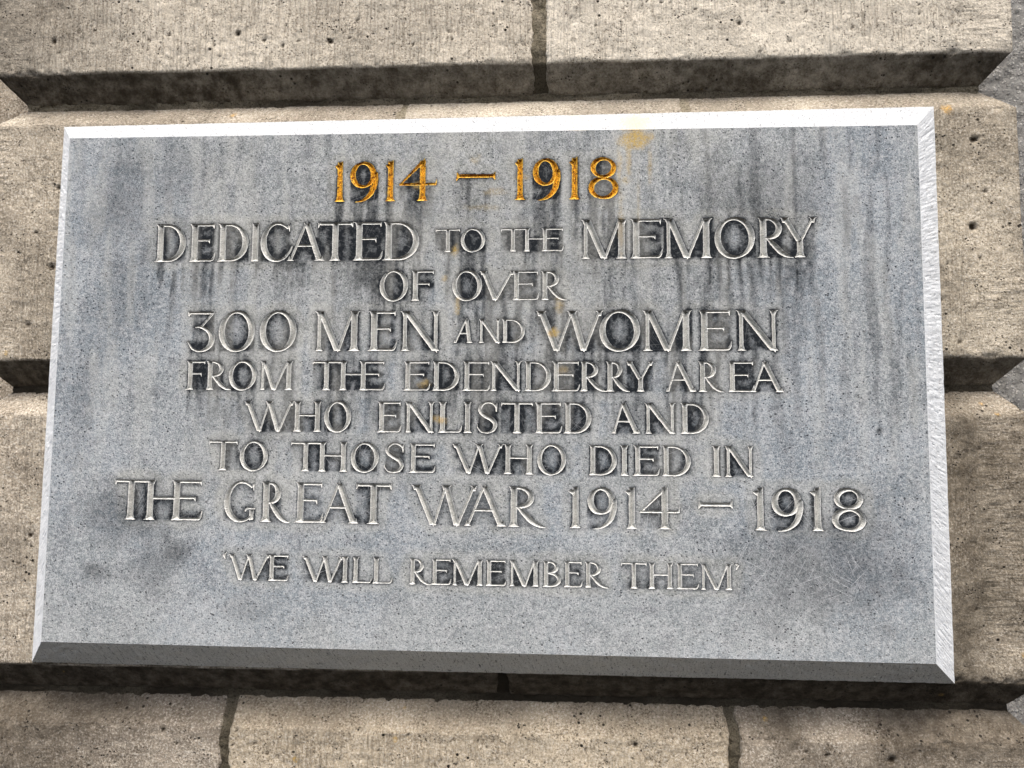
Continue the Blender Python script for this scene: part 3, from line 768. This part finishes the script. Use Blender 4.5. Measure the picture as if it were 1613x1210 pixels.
# ---- stain maps, on a 4x coarser grid
def box_blur(a, rx, ry):
    def b1(q, r, ax):
        if r < 1: return q
        c = np.cumsum(np.concatenate([np.zeros_like(np.take(q, [0], ax)), q], ax), ax); n = q.shape[ax]
        hi = np.clip(np.arange(n) + r + 1, 0, n); lo = np.clip(np.arange(n) - r, 0, n)
        sh = [1, 1]; sh[ax] = n
        return (np.take(c, hi, ax) - np.take(c, lo, ax)) / (hi - lo).reshape(sh)
    for _ in range(2): a = b1(b1(a, rx, 1), ry, 0)
    return a
ink = (FIELD > 0).astype(np.float32)
q = ink[:NZ, :NX].reshape(NZ // 2, 2, NX // 2, 2).mean((1, 3))            # 1.2 mm cells
S2, T2 = np.meshgrid(sx[:NX:2] + hx, tz[:NZ:2] + hz)
near = box_blur(q, 3, 3); edge = box_blur(q, 1, 1); wide = box_blur(q, 8, 8)
run = np.zeros_like(q); colw = .55 + .9 * fbm(S2[0] * 160, S2[0] * 0, 21, 3)
acc = np.zeros(q.shape[1])
for j in range(q.shape[0] - 1, -1, -1):                                   # from the top row downwards
    acc = acc * (1 - .022 / colw) + q[j] * .22; acc = np.minimum(acc, 1.0); run[j] = acc
run = box_blur(run, 1, 1)
# strokes left and right of a point, and above: how enclosed it is
def reach(a, dirx):
    o = np.zeros_like(a); c = np.zeros(a.shape[0]); rg = range(a.shape[1]) if dirx > 0 else range(a.shape[1] - 1, -1, -1)
    for i in rg: c = np.maximum(c * .962, a[:, i]); o[:, i] = c
    return o
qb = (q > .28).astype(float)
le, ri = reach(qb, 1), reach(qb, -1)
enc = box_blur(le * ri, 1, 1)
LINE = []; ln_ = 0
for li, L in enumerate(LETTERS):
    if li and L[2] < LETTERS[li - 1][2] - .022 and L[1] < LETTERS[li - 1][1]: ln_ += 1
    LINE.append(ln_)
own2 = OWNER[:NZ:2, :NX:2]; line2 = np.where(own2 >= 0, np.array(LINE)[np.maximum(own2, 0)], -1)
own3 = OWNER[1:NZ:2, 1:NX:2]; line3 = np.where(own3 >= 0, np.array(LINE)[np.maximum(own3, 0)], -1)
cover = np.zeros_like(q)                      # how far below a stroke of the same line of text each point lies
for n_ in range(ln_ + 1):
    cc = np.zeros(q.shape[1]); mk = qb * ((line2 == n_) | (line3 == n_)); rows_ = np.nonzero(mk.any(1))[0]
    for j in range(rows_.max(), rows_.min() - 1, -1):
        cc = np.maximum(cc * .985, mk[j]); cover[j] = np.maximum(cover[j], cc)
cover = box_blur(cover, 1, 0)
patch = fbm(S2 * 14, T2 * 14, 31, 4); patch2 = fbm(S2 * 60, T2 * 60, 35, 3)
left_fade = .55 + .45 * sstep(S2, -.56, -.1)
dist = np.where(q > .35, 0., 1e3); st_ = 2 * hx
for _ in range(16):
    for dj, di in ((0, 1), (0, -1), (1, 0), (-1, 0), (1, 1), (1, -1), (-1, 1), (-1, -1)):
        dist = np.minimum(dist, np.roll(dist, (dj, di), (0, 1)) + st_ * math.hypot(dj, di))
encl = sstep(enc, .10, .36) * sstep(cover, .30, .45)
pvar = .66 + .50 * sstep(patch, .36, .60)
for bx_, bz_, rx_, rz_, am_ in [(-.369, .065, .026, .032, 1.2), (-.345, .035, .07, .022, .65), (.37, .03, .07, .022, .5), (.30, .22, .12, .04, .35), (-.44, -.155, .07, .03, .5), (.02, .045, .03, .015, .4), (-.05, .22, .12, .04, .3),
                               (.20, .03, .12, .03, .3), (.12, -.02, .08, .02, .35), (.20, -.075, .06, .02, .4), (.09, .11, .05, .02, .35), (-.01, .185, .10, .02, .5), (.0, -.245, .14, .02, .35), (.42, -.15, .05, .03, .25), (.13, .165, .1, .03, .2)]:
    pvar = pvar + am_ * np.exp(-((S2 - bx_) / rx_) ** 2 - ((T2 - bz_) / rz_) ** 2)
core = encl * pvar
rown = .62 + .38 * sstep(T2, -.16, -.02)
stain = core * (.20 + 1.05 * np.exp(-(np.maximum(dist - .0012, 0) / .0046) ** 1.4)) * rown
stain = np.maximum(stain, .50 * pvar * np.exp(-dist / .0016) * rown)
fine_n = fbm(S2 * 170, T2 * 90, 101, 4); drip = fbm(S2 * 210 + .8 * fine_n, T2 * 12, 105, 3)
rr = (1 - .85 * encl) * sstep(run, .06, .60) * sstep(T2, -.12, .04)
stain = np.clip(stain + rr * (.06 + .40 * sstep(drip * .6 + patch * .5 + (fine_n - .5) * .25, .50, .66)) + sstep(wide, .03, .26) * .06 * sstep(T2, -.2, 0.), 0, 1)
# dusky clouds away from the letters
def blob(x, z, rx, rz, amp, seed=41):
    d = np.hypot((S2 - x) / rx, (T2 - z) / rz) * (1 + 1.1 * (fbm(S2 * 40, T2 * 40, seed, 3) - .5))
    return amp * sstep(d, 1.1, .1)
for b in [(-.46, -.17, .09, .05, .30), (-.50, -.245, .02, .015, .35), (-.39, -.22, .03, .025, .40), (-.42, -.24, .06, .04, .20), (.43, -.225, .13, .10, .30), (.50, -.20, .06, .11, .18), (-.48, .12, .05, .10, .18),
          (-.40, .28, .07, .06, .16), (.15, .05, .16, .10, .16), (.38, .24, .14, .07, .22), (-.05, .24, .25, .06, .10), (-.49, .24, .06, .10, .26), (-.53, -.05, .025, .10, .14), (.505, -.055, .006, .006, .5), (.10, .15, .2, .05, .14), (-.30, -.29, .05, .02, .16)]:
    stain = np.maximum(stain, blob(*b)) * .5 + np.clip(stain + blob(*b), 0, 1) * .5
# streaky vertical weathering on the right and faint everywhere
vs = fbm(S2 * 120 + .8 * fbm(S2 * 30, T2 * 30, 3, 2), T2 * 6, 45, 4, .6)
stain = np.clip(stain + sstep(vs, .50, .64) * .14 * sstep(S2, .18, .36) * sstep(T2, -.12, .06) + sstep(vs, .50, .66) * .09 * sstep(T2, -.25, .05), 0, 1)
sandy = sstep(wide, .01, .10) * .5 + .65 * sstep(T2, .05, .22) * sstep(np.abs(S2 - .0), .50, .20) + .35 * sstep(fbm(S2 * 8, T2 * 8, 51, 3), .45, .62)
sandy = np.clip(sandy - .5 * encl, 0, 1)
up_lip = sstep(np.clip(run, 0, 1), .0, .1)
stain = 1 - (1 - stain) ** 1.5
pale = .30 * sstep(wide, .01, .08) * (1 - sstep(stain, .05, .5)) + .5 * sstep(fbm(S2 * 60, T2 * 8, 55, 3), .50, .64) * sstep(T2, -.30, .05) + .35 * sstep(T2, -.22, -.33)
scr = sstep(T2, .02, -.16) * .55 + sstep(np.hypot((S2 - .38) / .20, (T2 + .22) / .13), 1.3, .2) * .50 + .25 * sstep(patch, .5, .65)
och = np.zeros_like(S2)
for (x, z, rx, rz, a) in [(.203, .325, .026, .016, 1.0), (.195, .300, .004, .028, .55), (.182, .285, .004, .03, .5), (.222, .29, .003, .03, .45), (.184, .22, .004, .05, .28), (.207, .24, .003, .05, .22),
                          (-.008, .299, .008, .005, .35), (-.002, .305, .004, .003, .3), (-.085, .265, .006, .006, .5), (-.12, .255, .007, .004, .45), (.055, .276, .010, .006, .4), (-.032, .178, .006, .010, .75), (-.046, .14, .006, .006, .5),
                          (-.028, .103, .004, .012, .6), (.105, .104, .006, .012, .45), (.098, .068, .009, .006, .9), (-.05, -.045, .010, .005, .7), (-.07, .002, .008, .006, .5), (.005, .235, .03, .004, .25), (.19, .27, .006, .006, .5),
                          (.11, .02, .01, .006, .35), (.02, .256, .02, .006, .3)]:
    d = np.hypot((S2 - x) / rx, (T2 - z) / rz) * (1 + 1.2 * (fbm(S2 * 150, T2 * 150, 61, 3) - .5))
    och = np.maximum(och, a * sstep(d, 1.15, .25))
def samp(A, s_, t_):
    i = np.clip((s_ + FW / 2) / (2 * hx) - .5, 0, A.shape[1] - 1.001); j = np.clip((t_ + FH / 2) / (2 * hz) - .5, 0, A.shape[0] - 1.001)
    i0 = i.astype(int); j0 = j.astype(int); fi = i - i0; fj = j - j0
    return (A[j0, i0] * (1 - fi) + A[j0, i0 + 1] * fi) * (1 - fj) + (A[j0 + 1, i0] * (1 - fi) + A[j0 + 1, i0 + 1] * fi) * fj

# ---- marching squares: every cell goes to the flat face, to a letter's cut, or is split between them
SLOPE = 1.15
P = FIELD > 0
c00, c10, c11, c01 = P[:-1, :-1], P[:-1, 1:], P[1:, 1:], P[1:, :-1]
cnt = c00.astype(np.int8) + c10 + c11 + c01
VC = (NX + 1) * (NZ + 1)
def vid(j, i): return j * (NX + 1) + i
def hid(j, i): return VC + j * (NX + 1) + i             # crossing on the edge (j,i)-(j,i+1)
def wid(j, i): return 2 * VC + j * (NX + 1) + i         # crossing on the edge (j,i)-(j+1,i)
ownc = np.maximum(np.maximum(OWNER[:-1, :-1], OWNER[:-1, 1:]), np.maximum(OWNER[1:, 1:], OWNER[1:, :-1]))
cell_owner = OWNER[:-1, :-1].copy()
letter_faces = [[] for _ in LETTERS]; face_faces = []
fj, fi = np.nonzero(cnt == 4)
ow = OWNER[fj, fi]
quad = np.stack([vid(fj, fi), vid(fj, fi + 1), vid(fj + 1, fi + 1), vid(fj + 1, fi)], 1)
order = np.argsort(ow, kind='stable'); quad = quad[order]; ow = ow[order]
for li in range(len(LETTERS)):
    a, b = np.searchsorted(ow, [li, li + 1]); letter_faces[li] = quad[a:b].tolist()
mj, mi = np.nonzero((cnt > 0) & (cnt < 4))
for j, i in zip(mj.tolist(), mi.tolist()):
    cs = [(j, i), (j, i + 1), (j + 1, i + 1), (j + 1, i)]
    sg = [bool(P[c]) for c in cs]
    ed = [hid(j, i), wid(j, i + 1), hid(j + 1, i), wid(j, i)]
    ins, outs = [], []
    for k in range(4):
        (ins if sg[k] else outs).append(vid(*cs[k]))
        if sg[k] != sg[(k + 1) % 4]: ins.append(ed[k]); outs.append(ed[k])
    o = -1
    for k in range(4):
        if sg[k]: o = OWNER[cs[k]]; break
    letter_faces[o].append(ins)
    if sum(sg) == 2 and sg[0] == sg[2]:               # saddle: the cut runs through, two face corners remain
        for k in range(4):
            if not sg[k]: face_faces.append([ed[k - 1], vid(*cs[k]), ed[k]])
    else: face_faces.append(outs)
# plain face: 4x4 groups of cells where untouched, single cells beside the letters
touched = (cnt > 0).reshape(NZ // 4, 4, NX // 4, 4).any((1, 3))
gj, gi = np.nonzero(~touched); gj *= 4; gi *= 4
big = np.stack([vid(gj, gi), vid(gj, gi + 4), vid(gj + 4, gi + 4), vid(gj + 4, gi)], 1)
tch = np.repeat(np.repeat(touched, 4, 0), 4, 1)
sj, si = np.nonzero(tch & (cnt == 0))
# pair the small cells two by two where possible
sm = (tch & (cnt == 0)); s4 = sm.reshape(NZ // 2, 2, NX // 2, 2).all((1, 3))
aj, ai = np.nonzero(s4); aj *= 2; ai *= 2
mid = np.stack([vid(aj, ai), vid(aj, ai + 2), vid(aj + 2, ai + 2), vid(aj + 2, ai)], 1)
s1 = sm & ~np.repeat(np.repeat(s4, 2, 0), 2, 1); bj, bi = np.nonzero(s1)
small = np.stack([vid(bj, bi), vid(bj, bi + 1), vid(bj + 1, bi + 1), vid(bj + 1, bi)], 1)
face_faces += big.tolist() + mid.tolist() + small.tolist()

FF = FIELD.ravel().astype(np.float64)
def coords(ids):
    ids = np.asarray(ids); kind = ids // VC; r = ids % VC; j = r // (NX + 1); i = r % (NX + 1)
    f0 = FF[r]; r1 = np.where(kind == 1, r + 1, np.where(kind == 2, r + NX + 1, r)); f1 = FF[np.minimum(r1, VC - 1)]
    t = np.where(kind > 0, f0 / np.where(np.abs(f0 - f1) < 1e-12, 1, f0 - f1), 0.); t = np.clip(t, 0.02, .98) * (kind > 0)
    s_ = -FW / 2 + hx * (i + t * (kind == 1)); tt = -FH / 2 + hz * (j + t * (kind == 2))
    depth = np.where(kind == 0, np.maximum(f0, 0), 0) * SLOPE
    return s_, tt, depth
def build_part(name, faces, mat, attrs_fn, parent):
    flat = np.array([v for f in faces for v in f]); uq, inv = np.unique(flat, return_inverse=True)
    fs = []; p = 0; inv = inv.tolist()
    for f in faces: n = len(f); fs.append(inv[p:p + n]); p += n
    s_, t_, dep = coords(uq); xz = warp(s_, t_)
    V = np.stack([xz[:, 0], FY + dep, xz[:, 1]], 1)
    return link_mesh(name, V, fs, mat, parent, attrs_fn(s_, t_, dep))

plaque = thing("memorial_plaque", "grey limestone memorial plaque with carved capitals and gilded 1914-1918 on the pier", "plaque", (0, 0, 0))
build_part("slab_face", face_faces, M_FACE, lambda s_, t_, d: dict(stain=samp(stain, s_, t_), sandy=samp(sandy, s_, t_), pale=samp(pale, s_, t_), scratch=samp(scr, s_, t_), ochre=samp(och, s_, t_)), plaque)
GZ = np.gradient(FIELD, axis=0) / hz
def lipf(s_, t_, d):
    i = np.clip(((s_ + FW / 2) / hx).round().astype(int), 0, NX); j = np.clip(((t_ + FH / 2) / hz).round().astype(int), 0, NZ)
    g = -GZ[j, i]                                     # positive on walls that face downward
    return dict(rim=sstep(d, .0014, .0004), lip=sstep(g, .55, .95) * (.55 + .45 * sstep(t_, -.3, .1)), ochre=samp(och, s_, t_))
for li, L in enumerate(LETTERS):
    ch = L[0]; digit = ch in '0123489'
    gold = li < 9
    nm = ("gilded_" if gold else "carved_") + ("dash" if ch == '-' else "numeral" if digit else "quotation_mark" if ch in ",'" else "letter")
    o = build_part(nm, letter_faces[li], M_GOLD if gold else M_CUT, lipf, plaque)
    if gold: o['label'] = "gilded dash" if ch == '-' else "gilded numeral " + ch
    elif ch in 'QX': o['label'] = "joined letters " + ("THE" if ch == 'Q' else "TH") + " cut as one ligature"

# ---- chamfered edges of the slab
def strip(f0, f1, b0, b1, col, grime_shade, parent, n=900, m=26, seed=0, label=None, shear=.12):
    shf = shear
    f0, f1, b0, b1 = (np.array(q) for q in (f0, f1, b0, b1))
    u = np.linspace(0, 1, n + 1)[None, :, None]; v = np.linspace(0, 1, m + 1)[:, None, None]
    A = f0 * (1 - u) + f1 * u; B = b0 * (1 - u) + b1 * u; Pn = A * (1 - v) + B * v
    L = np.linalg.norm(f1 - f0); Wd = np.linalg.norm(b0 - f0)
    nrm = np.cross(f1 - f0, b0 - f0); nrm /= np.linalg.norm(nrm)
    if nrm[1] > 0: nrm = -nrm
    al = (u[..., 0] * L) * np.ones((m + 1, 1)); ac = v[..., 0] * Wd * np.ones((1, n + 1))
    sh = al + shf * (np.cos(al * 2.4) if abs(shf) > .4 else 1) * ac
    d = (vnoise(sh * 420, ac * 60, 12 + seed) - .5) * .0006 + (vnoise(sh * 190, ac * 45, 22 + seed) - .5) * .0004 - np.clip(vnoise(sh * 330, ac * 160, 32 + seed) - .80, 0, 1) * .003 + (fbm(al * 60, ac * 60, 14 + seed, 3) - .5) * .0012
    fade = np.minimum(np.minimum(v[..., 0], 1 - v[..., 0]) * 10, 1) * np.minimum(np.minimum(u[..., 0], 1 - u[..., 0]) * 60, 1)
    chip = (fbm(al * 120, ac * 0, 18 + seed, 3) - .5) * .0028 * (v[..., 0] > .99)
    Pn = Pn + nrm * (d * fade)[..., None]
    cdir = (b0 - f0) / Wd; Pn = Pn + cdir * chip[..., None] * np.minimum(np.minimum(u[..., 0], 1 - u[..., 0]) * 60, 1)[..., None]
    back = Pn[-1:].copy(); back[..., 1] = .004                          # thin edge running back to the wall
    Pn = np.concatenate([Pn, back]); al = np.vstack([al, al[-1:]]); ac = np.vstack([ac, ac[-1:] + .004])
    R_, C_ = al.shape; i = np.arange((R_ - 1) * (C_ - 1)); a = (i // (C_ - 1)) * C_ + i % (C_ - 1)
    F = np.stack([a, a + 1, a + C_ + 1, a + C_], 1)
    X, Z = Pn[..., 0], Pn[..., 2]
    oc = np.zeros_like(al)
    if label and 'upper' in label:
        oc = 1.0 * sstep(np.hypot((X - .205) / .028, (Z - .352) / .026) * (1 + (fbm(X * 150, Z * 150, 3, 3) - .5)), 1.1, .3) + .25 * sstep(np.abs(X - .13), .02, .005)
    o = link_mesh("chamfered_edge", Pn.reshape(-1, 3), F, M_BEV, parent, dict(along=al.ravel(), across=ac.ravel(), grime_shade=np.full(al.size, grime_shade), shear=(shf * (np.cos(al * 2.4) if abs(shf) > .4 else 1) * np.ones_like(al)).ravel(), ochre=oc.ravel()), False, col)
    if label: o['label'] = label
def P3(c, y): return (c[0], y, c[1])
Fc = [P3(c, FY) for c in face_c]; Bc = [P3(c, BY) for c in base_c]
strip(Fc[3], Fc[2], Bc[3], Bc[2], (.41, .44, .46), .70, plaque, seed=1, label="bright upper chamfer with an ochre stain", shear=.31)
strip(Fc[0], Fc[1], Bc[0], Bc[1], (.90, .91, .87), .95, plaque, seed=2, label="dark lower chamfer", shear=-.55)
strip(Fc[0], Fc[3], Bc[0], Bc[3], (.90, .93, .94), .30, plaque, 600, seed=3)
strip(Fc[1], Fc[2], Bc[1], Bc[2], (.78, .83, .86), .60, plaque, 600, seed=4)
